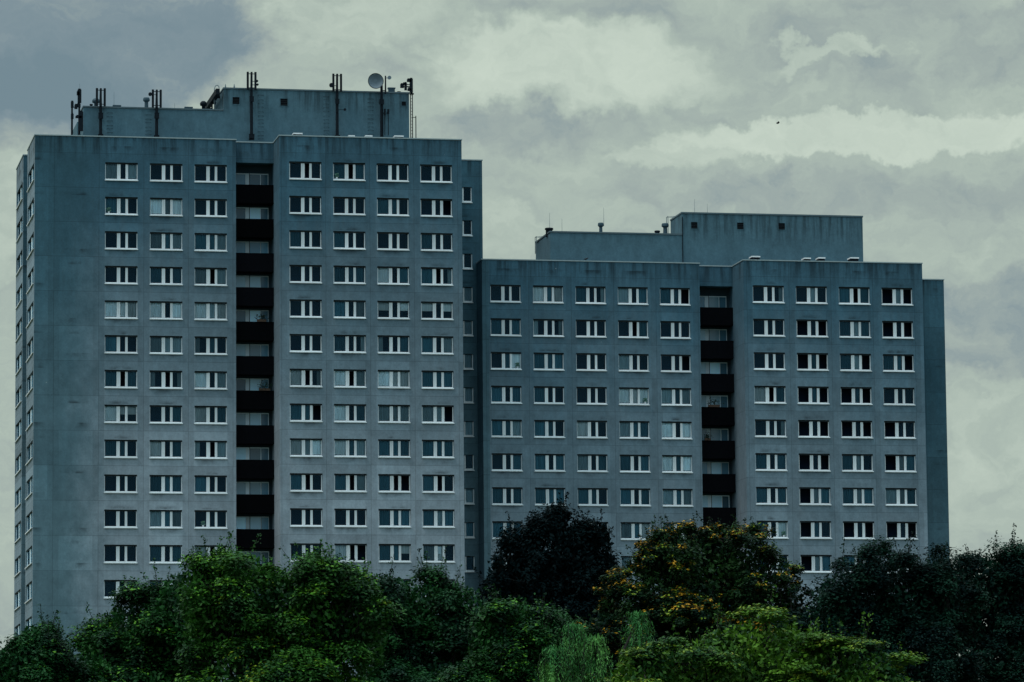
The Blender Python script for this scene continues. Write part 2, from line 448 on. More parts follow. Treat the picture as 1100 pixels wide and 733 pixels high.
for a, b, y0, y1 in ((XA, XR, 0, 7.5), (-40.4, XR, 7.5, DEEP), (XA2, -40.4, 9.7, 17.1), (YL, YR, -2.48, DEEP), (XR, YL, 1.0, DEEP), (YR, XBR, 7.1, DEEP)):
    rf.quad((a, y0, zr), (b, y0, zr), (b, y1, zr), (a, y1, zr))
rf.build('roof', M['roof'], TL)
def coping(mb, pts, z, t=.09, w=.32, out=.05):
    """metal strip along a run of roof edges, outside lying to the right hand of each leg's inward side"""
    for (x0, y0), (x1, y1) in zip(pts, pts[1:]):
        if abs(y0 - y1) < 1e-6: mb.box(min(x0, x1) - out, max(x0, x1) + out, y0 - out, y0 + w, z + .002, z + t)
        else: mb.box(x0 - out, x0 + w, min(y0, y1) + w + .004, max(y0, y1) - .004, z + .003, z + t - .003)
cp = MB()
coping(cp, [(XA, 7.5), (XA, 0), (XR, 0)], R_L)
cp.build('parapet_coping', M['coping'], TL); cp = MB()
coping(cp, [(XR + .06, 1.0), (YL - .06, 1.0)], R_L - .01)
cp.build('parapet_coping', M['coping'], TL); cp = MB()
coping(cp, [(YL, 1.0), (YL, -2.48), (YR, -2.48)], R_L)
cp.build('parapet_coping', M['coping'], TL); cp = MB()
coping(cp, [(YR + .06, 7.1), (XBR, 7.1)], R_L)
cp.build('parapet_coping', M['coping'], TL); cp = MB()
coping(cp, [(XA2, 17.1), (XA2, 9.7), (XA2 + 2, 9.7)], R_L)
cp.build('parapet_coping', M['coping'], TL)
for r, row in enumerate(L1R.split('|')):
    for x, c in zip(L1C, row.split()): add_window(TL, x, 0, ZO - 2.8 * r, c)
for r, row in enumerate(L2R.split('|')):
    for x, c in zip(L2C, row.split()): add_window(TL, x, -2.48, ZO - 2.8 * r, c, .985)
tw = MB(); tw.box(-.04, .22, .19, .23, .68, 1.28)
link('towel', tw.mesh('towel', [M['sill']]), [o for o in TL.children if o.name.startswith('window')][14 * 3 + 11 * 4 + 3], (0, 0, 0), local=True)
for r, c in enumerate(NR + 'd'):
    w = link('narrow_window', NG, TL, (XN, 7.1, zn - 2.8 * r))
    link('frame', NF, w, (0, 0, 0), local=True); link('sill', NS, w, (0, 0, 0), local=True)
    if c in 'cst': link('curtain', NCM[c], w, (0, 0, 0), local=True)
for yc, xx in ((3.78, XA), (13.4, XA2)):
    for r in range(15):
        w = link('side_window', SG, TL, (xx, yc, ZO - 2.8 * r), -math.pi / 2)
        link('frame', SF, w, (0, 0, 0), local=True); link('sill', SS, w, (0, 0, 0), local=True)

LGF = {}
def loggia_parts(tower, x0, x1, y, yb, rows, z0, codes):
    w = x1 - x0
    rail = MB()
    rail.box(.004, w - .004, 0, .09, -1.16, .03); rail.box(.004, w - .004, -.02, .11, .03, .06)
    rail.box(.004, w - .004, -.02, yb - y - .003, -1.44, -1.16)
    for i in range(12): rail.box(w * (i + .5) / 12 - .012, w * (i + .5) / 12 + .012, -.012, 0, -1.14, .02)
    rm = rail.mesh('balcony_railing', [M['railing']])
    k = w / 3.2
    fr = MB()
    for a, b in ((.22, .30), (1.05, 1.36), (2.26, 2.32), (2.88, 2.93)): fr.box(a * k, b * k, -.09, -.012, -1.1, 1.18)
    for a, b in ((.30, 1.05), (1.42, 2.26), (2.34, 2.88)): fr.box(a * k, b * k, -.085, -.012, 1.10, 1.18)
    fm = fr.mesh('frame', [M['loggiaframe']])
    def pane(a, b, z): 
        q = MB(); q.quad((a * k, -.05, z), (b * k, -.05, z), (b * k, -.05, 1.10), (a * k, -.05, 1.10)); return q
    spans = ((.30, 1.05, -.3), (1.42, 2.26, -.3), (2.34, 2.88, -1.1))
    pm = {}
    for i, sp in enumerate(spans):
        for c in 'ds': pm[i, c] = pane(*sp).mesh('glass_door' if i == 2 else 'window_pane', [M['lg_' + c]])
    for r in range(rows):
        z = z0 - 2.8 * r
        link('balcony_railing', rm, tower, (x0, y, z))
        lw = link('loggia_window', fm, tower, (x0, yb, z))
        for i, c in enumerate(codes[r % len(codes)]):
            link('glass_door' if i == 2 else 'window_pane', pm[i, c], lw, (0, 0, 0), local=True)
loggia_parts(TL, XR, YL, 1.0, 2.3, 13, ZO, ['ddd', 'dsd', 'ddd', 'ssd', 'dsd', 'ssd', 'dsd', 'ssd', 'ssd', 'ssd', 'ssd', 'sdd', 'ddd'])

# roof house of the tall tower
P = 5.0
def Z(px, py, Y): return at(px, py, Y)[1]
def X(px, py, Y): return at(px, py, Y)[0]
xl, zl = at(89.6, 116.2, P); xm, zm = at(240.2, 95.6, P); xr = X(439.4, 101, P); zm2 = Z(439, 100.8, P); zl2 = Z(238, 118.2, P)
zl = (zl + zl2) / 2; zm = (zm + zm2) / 2
zb = R_L - .04
ph = MB()
ph.box(xl, xm, P, P + 2.6, zb, zl, skip='ur')
ph.box(xm, xr, P, P + 6.5, zb, zm, skip='u')
ph.box(xl - .1, xm, P + 4.4, P + 9, zb, Z(83, 131, P + 4.4), skip='ur')
PHL = ph.build('rooftop_house', M['roofhouse'], TL)
cp = MB()
coping(cp, [(xl, P + 2.6), (xl, P), (xm - .06, P)], zl, t=.12, w=.3)
cp.build('coping', M['trim'], PHL); cp = MB()
coping(cp, [(xm, P + 6.5), (xm, P), (xr, P)], zm, t=.12, w=.3)
cp.build('coping', M['trim'], PHL)
def vent_opening(tower, px, py, s, Y):
    x, z = at(px, py, Y); o = MB(); h = s / 2
    o.box(x - h, x + h, Y - .012, Y - .003, z - h, z + h, 0)
    for a, b, c, d in ((-h - .05, -h, -h - .05, h + .05), (h, h + .05, -h - .05, h + .05), (-h, h, h, h + .05), (-h, h, -h - .05, -h)):
        o.box(x + a, x + b, Y - .03, Y - .003, z + c, z + d, 1)
    for i in range(3): o.box(x - h, x + h, Y - .024, Y - .012, z - h + s * (i + .7) / 4, z - h + s * (i + .85) / 4, 2)
    o.build('vent_opening', [M['opening'], M['roofhouse'], M['seal_shade']], tower)
for px, py, s in ((253.5, 108.3, .58), (305, 110, .6), (433.8, 111.6, .36)): vent_opening(PHL, px, py, s, P)
def rungs(tower, px, py0, py1, Y, n):
    x, z1 = at(px, py0, Y); z0 = Z(px, py1, Y); b = MB()
    n = int(n * .75)
    for i in range(n):
        z = z0 + (z1 - z0) * i / (n - 1) + random.uniform(-.05, .05)
        b.box(x - .17, x + .17, Y - .12, Y - .10, z, z + .022)
        for e in (-.17, .145): b.box(x + e, x + e + .025, Y - .10, Y - .004, z, z + .022)
        for e in (-.24, .20): b.box(x + e, x + e + .04, Y - .012, Y - .003, z - .03, z + .03)
    b.build('climbing_rungs', M['rung'], tower)
for px, a, b, n in ((118, 122, 143, 9), (159.5, 124, 145, 9), (280, 103, 150, 16), (350.5, 104, 145, 15), (398, 106, 145, 14)): rungs(PHL, px, a, b, P, n)
ld = MB()                                                       # ladder with standing rail at the right-hand end
for px in (441.0, 443.0):
    x = X(px, 120, P + .3); ld.box(x - .035, x + .035, P + .25, P + .3, Z(px, 149, P), Z(px, 90, P))
x0, x1 = X(441, 120, P + .3), X(443, 120, P + .3)
for i in range(16): ld.box(x0 + .025, x1 - .025, P + .26, P + .29, Z(442, 147, P) + .27 * i, Z(442, 147, P) + .27 * i + .03)
x2 = X(446.6, 120, P + .3); ld.box(x2 - .035, x2 + .035, P + .25, P + .3, Z(446, 149, P), Z(446, 124, P)); ld.box(x1 + .025, x2 - .035, P + .26, P + .29, Z(446, 126, P), Z(446, 125.4, P))
ld.build('ladder', M['steel'], PHL)
# duct and grab rail beside the higher part
du = MB()
zt = zm - .02
du.box(xm - .62, xm - .30, P + .1, P + 12.5, zt - .42, zt + .05)
for yy in (P + 2.4, P + 5.2, P + 8.2): du.box(xm - .298, xm - .002, yy, yy + .22, zt - .3, zt - .1)
for yy in (P + 4.0, P + 9.0, P + 12): du.box(xm - .52, xm - .40, yy, yy + .15, zb, zt - .422)
du.build('ventilation_duct', M['steel'], PHL)
gr = MB()
gx, gz = at(230.3, 104, P + 2.2)
gr.tube([(gx, P + 2.2, gz - 1.0), (gx, P + 2.2, gz + .65), (gx + .08, P + 2.2, gz + .9), (gx + .22, P + 2.2, gz + .97), (gx + .36, P + 2.2, gz + .9), (gx + .4, P + 2.2, gz + .72)], .035, 8)
gr.build('grab_rail', M['midsteel'], PHL)

def roof_vent(tower, px, py_top, py_bot, Y, wide, kind, smat='shutter'):
    x, z1 = at(px, py_top, Y); z0 = Z(px, py_bot, Y) - .3; h = z1 - z0; r = wide / 2; v = MB()
    if kind == 'drum': v.lathe((x, Y, z0), [(.45 * r, 0), (.5 * r, h - .42), (r, h - .36), (1.05 * r, h - .2), (.9 * r, h - .1), (.5 * r, h)], 16)
    elif kind == 'cap': v.lathe((x, Y, z0), [(.62 * r, 0), (.55 * r, h - .36), (.8 * r, h - .3), (r, h - .26), (r, h - .1), (.85 * r, h)], 16)
    elif kind == 'low': v.lathe((x, Y, z0), [(.8 * r, 0), (.8 * r, h - .16), (r, h - .14), (r, h - .03), (.9 * r, h)], 18)
    else:
        v.box(x - r * .85, x + r * .85, Y - r * .5, Y + r * .5, z0, z1 - .1); v.box(x - r, x + r, Y - r * .6, Y + r * .6, z1 - .1, z1)
    v.build('roof_vent', M[smat], tower, smooth=kind in ('drum',))
roof_vent(TL, 103.2, 105.8, 116.5, P + 1.2, .62, 'drum')
roof_vent(TL, 157.3, 105.2, 117.5, P + 1.2, .55, 'cap')
roof_vent(TL, 125.5, 113.4, 116.5, P + 1.2, .68, 'box')
roof_vent(TL, 202.5, 115.3, 118.5, P + 1.2, .68, 'box')
roof_vent(TL, 218.5, 108.9, 119, P + 1.8, .55, 'drum', 'steel')
roof_vent(TL, 420.5, 94.5, 101, P + 1.5, .62, 'box')
roof_vent(TL, 93.5, 114, 117, P + 1.2, .22, 'box', 'steel'); roof_vent(TL, 98, 112, 117, P + 1.2, .25, 'box', 'steel')
roof_vent(TL, 428.5, 98.5, 101, P + 1.0, .35, 'low', 'steel')
def rod(tower, px, py0, py1, Y, r=.012):
    x, z1 = at(px, py0, Y); b = MB(); z0 = Z(px, py1, Y) - .25
    b.tube([(x, Y, z0), (x, Y, z1)], [r * 1.5, r * .7], 6)
    b.build('lightning_rod', M['midsteel'], tower)
for px, a, b in ((122.5, 99, 116), (187.6, 111, 117), (85.5, 90, 116)): rod(TL, px, a, b, P + 1.2)
for px in (242.2, 251.6):
    x, z1 = at(px, 90.5, P + .8); b = MB(); z0 = Z(px, 97, P + .8) - .2
    b.tube([(x, P + .8, z0), (x, P + .8, z1 - .25), (x, P + .8, z1)], [.07, .065, .02], 8)
    b.build('vent_pipe', M['midsteel'], tower if False else TL)
def skylight(tower, px, py, w, Y):
    x, z = at(px, py, Y); b = MB()
    b.box(x - w / 2, x + w / 2, Y, Y + .9, z - .5, z - .06, 1); b.box(x - w / 2 - .04, x + w / 2 + .04, Y - .05, Y + .95, z - .06, z + .05, 0)
    b.box(x - w / 2 + .1, x + w / 2 - .1, Y + .08, Y + .8, z + .05, z + .07, 0)
    b.build('skylight', [M['acrylic'], M['steel']], tower)
for px, py, w in ((320, 143.6, .68), (377.8, 146.2, .45), (396.3, 146.2, .5), (428.7, 146.4, .68)): skylight(TL, px, py, w, 1.2)

# ------------------------------------------------------------------ lower tower
R_R = -5.186 + ZO; Z0R = -8.713 + ZO
R1Y, R2Y, R2A, R2B = 4.66, 2.28, 16.64, 32.06
R1A, R1B = X(517.8, 300, R1Y), 13.47
DEEPR = 24.0
TR = thing('apartment_tower', (14.0, 8.0, 0), 'lower grey concrete tower block on the right with a plain roof house and no masts', 'apartment building')
R1C = [-3.019 + 3.5918 * i for i in range(5)]
R2C = [18.762 + 3.6927 * i for i in range(4)]
R1R = """ddd ctc tdr sdt ttk|tdt ldr ddd dkt ddd|dtc ttt ddd sdd ddk|tdt tdd ddd ccc sts|tts ttd cdd stt cdc|ddt tdt sdt tdt ctc|tdt ttt ttd tdt sts|ttt tdt ttd stc tdt|ddd tdt ttd stc tdt"""
R2R = """ddr dsd tkt ksk|ddd kdk tst kdk|ddd ktk tsk ttk|ckt ktk ktk ddd|ddr kdk kdk kdd|tdt kdk tsd kst|tdt kst tst sst|tdc ktd kdk kdk|ddd kst tdt ddd"""
wr = MB()
holes1 = [(x - W0 * .975, x + W0 * .975, Z0R - 2.8 * r, Z0R - 2.8 * r + H0) for r in range(9) for x in R1C]
holes2 = [(x - W0 * 1.02, x + W0 * 1.02, Z0R - 2.8 * r, Z0R - 2.8 * r + H0) for r in range(9) for x in R2C]
RRX = X(1013.7, 301, 11.6)
holed_wall(wr, front(R1Y), R1A, R1B, 0, R_R, holes1)
holed_wall(wr, front(R2Y), R2A, R2B, 0, R_R, holes2)
LY, LB = 6.0, 7.3
wr.quad((R1A, DEEPR, 0), (R1A, R1Y, 0), (R1A, R1Y, R_R), (R1A, DEEPR, R_R))
wr.quad((R1B, R1Y, 0), (R1B, LB, 0), (R1B, LB, R_R), (R1B, R1Y, R_R))
wr.quad((R2A, LB, 0), (R2A, R2Y, 0), (R2A, R2Y, R_R), (R2A, LB, R_R))
wr.quad((R1B, LB, 0), (R2A, LB, 0), (R2A, LB, R_R), (R1B, LB, R_R), 2)
wr.box(R1B + .003, R2A - .003, LY, LB - .003, Z0R + 1.86, R_R - .003)
wr.quad((R2B, R2Y, 0), (R2B, 11.6, 0), (R2B, 11.6, R_R), (R2B, R2Y, R_R))
wr.quad((R2B, 11.6, 0), (RRX, 11.6, 0), (RRX, 11.6, R_R), (R2B, 11.6, R_R))
wr.quad((RRX, 11.6, 0), (RRX, DEEPR, 0), (RRX, DEEPR, R_R), (RRX, 11.6, R_R))
wr.quad((RRX, DEEPR, 0), (R1A, DEEPR, 0), (R1A, DEEPR, R_R), (RRX, DEEPR, R_R))
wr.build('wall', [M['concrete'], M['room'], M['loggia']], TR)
rf = MB(); zr = R_R - .05
for a, b, y0, y1 in ((R1A, R1B, R1Y, DEEPR), (R1B, R2A, LY, DEEPR), (R2A, R2B, R2Y, DEEPR), (R2B, RRX, 11.6, DEEPR)):
    rf.quad((a, y0, zr), (b, y0, zr), (b, y1, zr), (a, y1, zr))
rf.build('roof', M['roof'], TR)
cp = MB()
coping(cp, [(R1A, 7.0), (R1A, R1Y), (R1B, R1Y)], R_R)
cp.build('parapet_coping', M['coping'], TR); cp = MB()
coping(cp, [(R1B + .06, LY), (R2A - .06, LY)], R_R - .01)
cp.build('parapet_coping', M['coping'], TR); cp = MB()
coping(cp, [(R2A, LY), (R2A, R2Y), (R2B, R2Y)], R_R)
cp.build('parapet_coping', M['coping'], TR); cp = MB()
coping(cp, [(R2B + .06, 11.6), (RRX, 11.6)], R_R)
cp.build('parapet_coping', M['coping'], TR)
for r, row in enumerate(R1R.split('|')):
    for x, c in zip(R1C, row.split()): add_window(TR, x, R1Y, Z0R - 2.8 * r, c, .975)
for r, row in enumerate(R2R.split('|')):
    for x, c in zip(R2C, row.split()): add_window(TR, x, R2Y, Z0R - 2.8 * r, c, 1.02)
loggia_parts(TR, R1B, R2A, LY, LB, 10, Z0R, ['dsd', 'ssd', 'ssd', 'ssd', 'ssd', 'dsd', 'ssd', 'ddd'])
P2 = 8.2
xa, za = at(590.9, 251.0, P2); xb, zb2 = at(732.4, 230.7, P2); xc = X(926.6, 240, P2); za = (za + Z(731, 251.6, P2)) / 2; zb2 = (zb2 + Z(925, 232.4, P2)) / 2
zq = R_R - .04
ph = MB()
ph.box(xa, xb, P2, P2 + 6.2, zq, za, skip='ur'); ph.box(xb, xc, P2, P2 + 4.2, zq, zb2, skip='u')
PHR = ph.build('rooftop_house', M['roofhouse'], TR)
cp = MB()
coping(cp, [(xa, P2 + 6.2), (xa, P2), (xb - .06, P2)], za, t=.13, w=.3)
cp.build('coping', M['trim'], PHR); cp = MB()
coping(cp, [(xb, P2 + 4.2), (xb, P2), (xc, P2)], zb2, t=.13, w=.3)
cp.build('coping', M['trim'], PHR)
pp = MB(); pp.tube([(xb + .03, P2 - .05, zq), (xb + .03, P2 - .05, zb2 - .3)], .035, 8); pp.build('downpipe', M['steel'], PHR)
for px, py in ((745.8, 242.3), (795.2, 242.9), (839.7, 243.4)): vent_opening(PHR, px, py, .56, P2)
roof_vent(TR, 589.8, 245.2, 251, P2 + 1.2, .72, 'low', 'steel')
roof_vent(TR, 645.3, 239.6, 251, P2 + 1.2, .5, 'cap')
roof_vent(TR, 714.5, 240.2, 251.5, P2 + 1.2, .62, 'cap')
roof_vent(TR, 706.0, 248.0, 251.5, P2 + 1.2, .48, 'low', 'steel')
for px, a, b in ((590.3, 229, 247), (603.6, 235, 251), (648.4, 223, 240), (746, 214, 231), (759.7, 219, 231)): rod(TR, px, a, b, P2 + 1.3)
def hoop(tower, px0, px1, py, Y, drop):
    x0, z = at(px0, py, Y); x1 = X(px1, py, Y); b = MB()
    b.tube([(x0, Y, z - drop), (x0, Y, z), (x1, Y, z)], .03, 6); b.tube([(x0, Y + .55, z - drop), (x0, Y + .55, z), (x1, Y + .55, z)], .03, 6)
    b.tube([(x0, Y + .03, z), (x0, Y + .52, z)], .025, 6)
    b.build('ladder_rail', M['midsteel'], tower)
hoop(PHR, 576.2, 584.5, 254.2, P2 + 4.6, 1.4); hoop(PHR, 717.5, 726, 232.6, P2 + 3.2, 1.6)
for px, py, w in ((812, 275.8, .66), (867.5, 277.6, .5), (882.8, 277.2, .52), (918, 277.2, .68)): skylight(TR, px, py, w, 5.4)

# ------------------------------------------------------------------ masts and dish on the tall tower
GM = 'antenna masts along the taller roof'
def mast(px, py_top, py_bot, label, spread=4.2, tilt=0, boxes=((125, 5, 6),), base=True, side=None, Y=P - .42):
    x, zt = at(px, py_top, Y); zbm = Z(px, py_bot, Y); ppm = 4600 / (Y - CAM.y) * .985
    root = thing('antenna_mast', (x, Y, zbm), label, 'antenna mast', GM)
    p = MB(); p.tube([(x, Y, zbm), (x, Y, zbm + (zt - zbm) * .55), (x, Y, zt)], [.13, .12, .08], 8)
    s = spread / ppm
    for k in (0.12, 1.28):
        p.tube([(x - s, Y, zt - k), (x + s, Y, zt - k)], .03, 6)
    z = zbm + .4
    while z < zt - 2.0:                                          # brackets to the wall
        p.box(x - .05, x + .05, Y + .06, P - .004, z, z + .08); z += 1.3
    p.build('pole', M['steel'], root)
    for e in (-s, s, 0):
        a = MB(); a.tube([(x + e, Y - .1, zt - 1.45), (x + e, Y - .1, zt + .02)], .095 if e else .085, 8)
        a.box(x + e - .03, x + e + .03, Y - .04, Y - .01, zt - .5, zt - .4)
        a.build('panel_antenna', M['steel'], root)
    for py, w, h in boxes:
        b = MB(); zc = Z(px, py, Y); w /= ppm; h /= ppm
        b.box(x - w / 2, x + w / 2, Y - .2, Y - .09, zc - h / 2, zc + h / 2); b.box(x - w / 2 - .02, x + w / 2 + .02, Y - .21, Y - .08, zc + h / 2 + .001, zc + h / 2 + .03)
        b.build('equipment_box', M['steel'], root)
    if base:
        b = MB(); b.box(x - .2, x + .2, Y - .2, Y + .2, zbm - .06, zbm + .04); b.box(x - .11, x + .11, Y - .11, Y + .11, zbm + .042, zbm + .2)
        b.build('base_plate', M['steel'], root)
    if side:
        for dx, py, r in side:
            zc = Z(px, py, Y); xx = x + dx / ppm; d = MB()
            d.tube([(xx, Y - .22, zc), (xx, Y - .06, zc)], [r, r * .9], 14)
            d.tube([(xx, Y, zc), (x + math.copysign(.06, dx), Y, zc)], .025, 6)
            d.build('drum_antenna', M['steel'], root)
    return root
mast(108.2, 95.5, 145, 'antenna mast beside the drum vent near the left end of the taller roof')
mast(168.3, 97, 146, 'antenna mast with a small drum beside the capped vent pipe on the taller roof', side=((-7.2, 102, .16),))
mast(270.1, 78, 149.5, 'tall antenna mast on the roof house wall between two black square vents', boxes=((107, 4.6, 5.4), (147.2, 5.6, 5)), side=((5.8, 87.5, .1), (6.4, 91.3, .09)))
mast(362.0, 80, 146, 'antenna mast with a small drum left of the big round dish', boxes=((109.5, 4.4, 5), (119.3, 2, 4)), side=((-6.5, 92.3, .19), (8.2, 118, .11)))
# mast of the dish
Yd = P - .42
xd, zt = at(409.8, 81.5, Yd); zbm = Z(409.8, 147, Yd)
root = thing('antenna_mast', (xd, Yd, zbm), 'dark steel mast that carries the big round dish on the taller roof', 'antenna mast', GM)
b = MB(); b.tube([(xd, Yd, zbm), (xd, Yd, Z(409.8, 92, Yd))], [.14, .11], 8)
xq = xd + .33; b.tube([(xq, Yd, Z(409.8, 101, Yd)), (xq, Yd, zt)], [.07, .06], 8); b.tube([(xd, Yd, Z(409, 97.5, Yd)), (xq, Yd, Z(409, 97.5, Yd))], .04, 6)
z = zbm + .4
while z < zt - 2: b.box(xd - .05, xd + .05, Yd + .075, P - .004, z, z + .08); z += 1.3
b.build('pole', M['steel'], root)
for px, py, w, h in ((409.6, 110, .38, .42), (413, 121, .14, .55), (416.7, 120.4, .17, .4)):
    xx, zz = at(px, py, Yd); b = MB(); b.box(xx - w / 2, xx + w / 2, Yd - .24, Yd - .11, zz - h / 2, zz + h / 2); b.box(xx - .03, xx + .03, Yd - .108, P - .004, zz - .04, zz + .04)
    b.tube([(xx, Yd - .15, zz - h / 2), (xx, Yd - .15, zbm + .1)], .03, 6); b.build('equipment_box', M['steel'], root)
xx, zz = at(418, 84, Yd); b = MB(); b.tube([(xx, Yd - .2, zz), (xx, Yd - .05, zz)], [.16, .14], 16); b.tube([(xx, Yd - .02, zz), (xq, Yd - .02, zz)], .03, 6); b.build('drum_antenna', M['dish'], root)
dx, dz = at(403.7, 87.1, Yd - .4)
dish = thing('satellite_dish', (dx, Yd - .4, dz - .65), 'big round grey dish held on a mast at the right end of the taller roof', 'satellite dish')
b = MB(); n = 40; prof = [(.0, .19), (.2, .17), (.4, .10), (.56, .02), (.62, 0), (.645, .01), (.645, .09), (.6, .11), (.45, .2), (.2, .27)]
rings = []
for r, d in prof[1:]:
    k = len(b.v); rings.append(k)
    for j in range(n):
        a = 2 * math.pi * j / n; b.v.append((dx + r * math.cos(a), Yd - .4 + d, dz + r * math.sin(a)))
for a, c in zip(rings, rings[1:]):
    for j in range(n): b.f.append((a + j, a + (j + 1) % n, c + (j + 1) % n, c + j)); b.m.append(0)
b.f.append(tuple(rings[0] + j for j in range(n))); b.m.append(0); b.f.append(tuple(rings[-1] + j for j in range(n))); b.m.append(0)
b.build('reflector', M['dish'], dish, smooth=False)
b = MB()
b.tube([(dx + .25, Yd - .13, dz - .1), (xd, Yd - .09, dz - .1)], .05, 8); b.tube([(dx + .2, Yd - .14, dz + .2), (xd - .02, Yd - .1, dz - .25)], .03, 6)
b.build('mount', M['steel'], dish)
b = MB()
for j in range(n):
    pass
b.tube([(dx + .635 * math.cos(2 * math.pi * j / n), Yd - .41, dz + .635 * math.sin(2 * math.pi * j / n)) for j in range(n + 1)], .022, 6, cap=False)
b.build('rim', M['steel'], dish)
# twin poles at the left end
def cluster(px, py_top, py_bot, label, bits, Y):
    x, zt = at(px, py_top, Y); zb_ = Z(px, py_bot, Y); root = thing('antenna_mast', (x, Y, zb_), label, 'antenna mast', GM)
    b = MB(); b.tube([(x, Y, zb_), (x, Y, zt)], [.09, .07], 8); b.box(x - .16, x + .16, Y - .16, Y + .16, zb_ - .05, zb_ + .03); b.build('pole', M['steel'], root)
    for nm, dx_, py, w, h in bits:
        xx, zz = at(px + dx_, py, Y); b = MB()
        b.box(xx - w / 2, xx + w / 2, Y - .24, Y - .08, zz - h / 2, zz + h / 2)
        b.box(xx - w * .35, xx + w * .35, Y - .2, Y - .12, zz + h / 2, zz + h / 2 + .08)
        if abs(dx_) > .5: b.tube([(xx, Y - .02, zz), (x, Y - .02, zz)], .035, 6)
        b.box(xx - .03, xx + .03, Y - .078, Y - .03, zz - .05, zz + .05)
        b.build(nm, M['steel'], root)
    return root
cluster(85.2, 96, 146, 'thick antenna mast with a long panel at the far left end of the taller roof',
        (('panel_antenna', 0, 104, .30, 1.1), ('panel_antenna', -1.5, 101, .22, .3), ('equipment_box', 1.6, 131, .34, 1.6), ('equipment_box', -1.0, 126.3, .5, .18), ('equipment_box', -.8, 114, .3, .3)), 3.2)
cluster(77.4, 110, 146, 'thin short antenna pole at the outermost left edge of the taller roof',
        (('panel_antenna', 0, 113, .22, .5), ('equipment_box', 0, 125.5, .22, .4), ('panel_antenna', 4.0, 115.4, .24, .34)), 3.2)
cluster(442.2, 85, 101, 'spiky cluster of small antennas above the ladder at the right end of the taller roof',
        (('panel_antenna', -.8, 92.5, .26, 1.15), ('panel_antenna', -3.2, 87.2, .34, .22), ('panel_antenna', -6.8, 93.6, .2, .62), ('drum_antenna', -10.6, 93, .3, .32), ('panel_antenna', -8.2, 91.0, .3, .14), ('equipment_box', -2.8, 97, .3, .2)), P + .1)

# ------------------------------------------------------------------ plants on balconies and birds
def leaf_arrays(P_, N_, S_, asp):
    """kite-shaped leaves: positions, normals, sizes -> vertex array and quads"""
    n = len(P_)
    N_ = N_ / np.linalg.norm(N_, axis=1, keepdims=True)
    t = rng.normal(size=(n, 3)); t -= N_ * (t * N_).sum(1, keepdims=True); t /= np.linalg.norm(t, axis=1, keepdims=True)
    b = np.cross(N_, t); S_ = S_[:, None]
    bend = N_ * S_ * rng.uniform(-.25, .1, (n, 1))
    v = np.stack([P_ - t * S_, P_ - t * S_ * .1 + b * S_ * asp + bend * .5, P_ + t * S_ + bend, P_ - t * S_ * .1 - b * S_ * asp + bend * .5], 1)
    return v.reshape(-1, 3)
def leaf_mesh(name, V, mats, mi=None):
    n = len(V) // 4; me = bpy.data.meshes.new(name)
    me.vertices.add(n * 4); me.vertices.foreach_set('co', V.astype(np.float32).ravel())
    me.loops.add(n * 4); me.loops.foreach_set('vertex_index', np.arange(n * 4, dtype=np.int32))
    me.polygons.add(n); me.polygons.foreach_set('loop_start', np.arange(0, n * 4, 4, dtype=np.int32))
    me.polygons.foreach_set('loop_total', np.full(n, 4, dtype=np.int32))
    for m in mats: me.materials.append(m)
    if mi is not None: me.polygons.foreach_set('material_index', mi.astype(np.int32))
    me.update(calc_edges=True); me.validate()
    return me

def leafmat(name, dark, light, rough=.5, trans=.07, spec=.08, tint=.5):
    m, t = mat(name)
    g = t.n('ShaderNodeNewGeometry'); r = g.outputs['Random Per Island']
    big = t.noise(g.outputs['Position'], .55, 2)
    f = t.math('ADD', t.math('MULTIPLY', t.math('MULTIPLY', r, r), .35), t.mapr(big, .36, .66, 0, .65))
    col = t.mix(f, dark, light)
    b = t.n('ShaderNodeBsdfPrincipled'); t.l(col, b.inputs['Base Color']); b.inputs['Roughness'].default_value = rough; b.inputs['Specular IOR Level'].default_value = spec
    tl = t.n('ShaderNodeBsdfTranslucent'); t.l(t.mix(.5, col, (light[0], light[1] * 1.1, light[2] * .5)), tl.inputs[0])
    mx = t.n('ShaderNodeMixShader'); mx.inputs[0].default_value = trans
    o = t.n('ShaderNodeOutputMaterial'); t.l(b.outputs[0], mx.inputs[1]); t.l(tl.outputs[0], mx.inputs[2]); t.l(mx.outputs[0], o.inputs[0])
    return m
LM = dict(
    maple=leafmat('maple_leaves', (.003, .017, .008), (.017, .082, .013)),
    bright=leafmat('bright_leaves', (.0035, .022, .007), (.030, .105, .012)),
    tip=leafmat('lit_leaf_tips', (.035, .13, .012), (.105, .24, .016)),  # top light on the clumps painted as a lighter leaf colour
    mid=leafmat('mid_leaves', (.003, .017, .010), (.014, .070, .015)),
    dark=leafmat('dark_leaves', (.0015, .008, .009), (.007, .032, .017), spec=.04),
    copper=leafmat('blackish_leaves', (.0009, .0048, .0058), (.0028, .009, .010), spec=.02, trans=.03),
    rowan=leafmat('olive_leaves', (.002, .011, .007), (.014, .042, .008), spec=.06),
    orange=leafmat('orange_leaves', (.28, .14, .010), (.55, .30, .02), spec=.1),
    yellow=leafmat('yellow_green_leaves', (.10, .16, .010), (.22, .28, .02), spec=.1),
    tier=leafmat('tiered_leaves', (.007, .038, .009), (.085, .185, .012)),
    willow=leafmat('willow_leaves', (.022, .11, .030), (.12, .30, .065)),
    pot=leafmat('balcony_leaves', (.006, .015, .012), (.015, .035, .02)))
m, t = mat('bark'); g = t.n('ShaderNodeNewGeometry'); finish(t, t.mix(t.noise(g.outputs['Position'], 5.0, 5), (.006, .0055, .005), (.020, .018, .015)), .9, .15); M['bark'] = m
M['pot'] = plain('clay_pot', (.10, .06, .045), .8, .2)
M['feather'] = plain('dark_feathers', (.012, .014, .018), .7, .2)

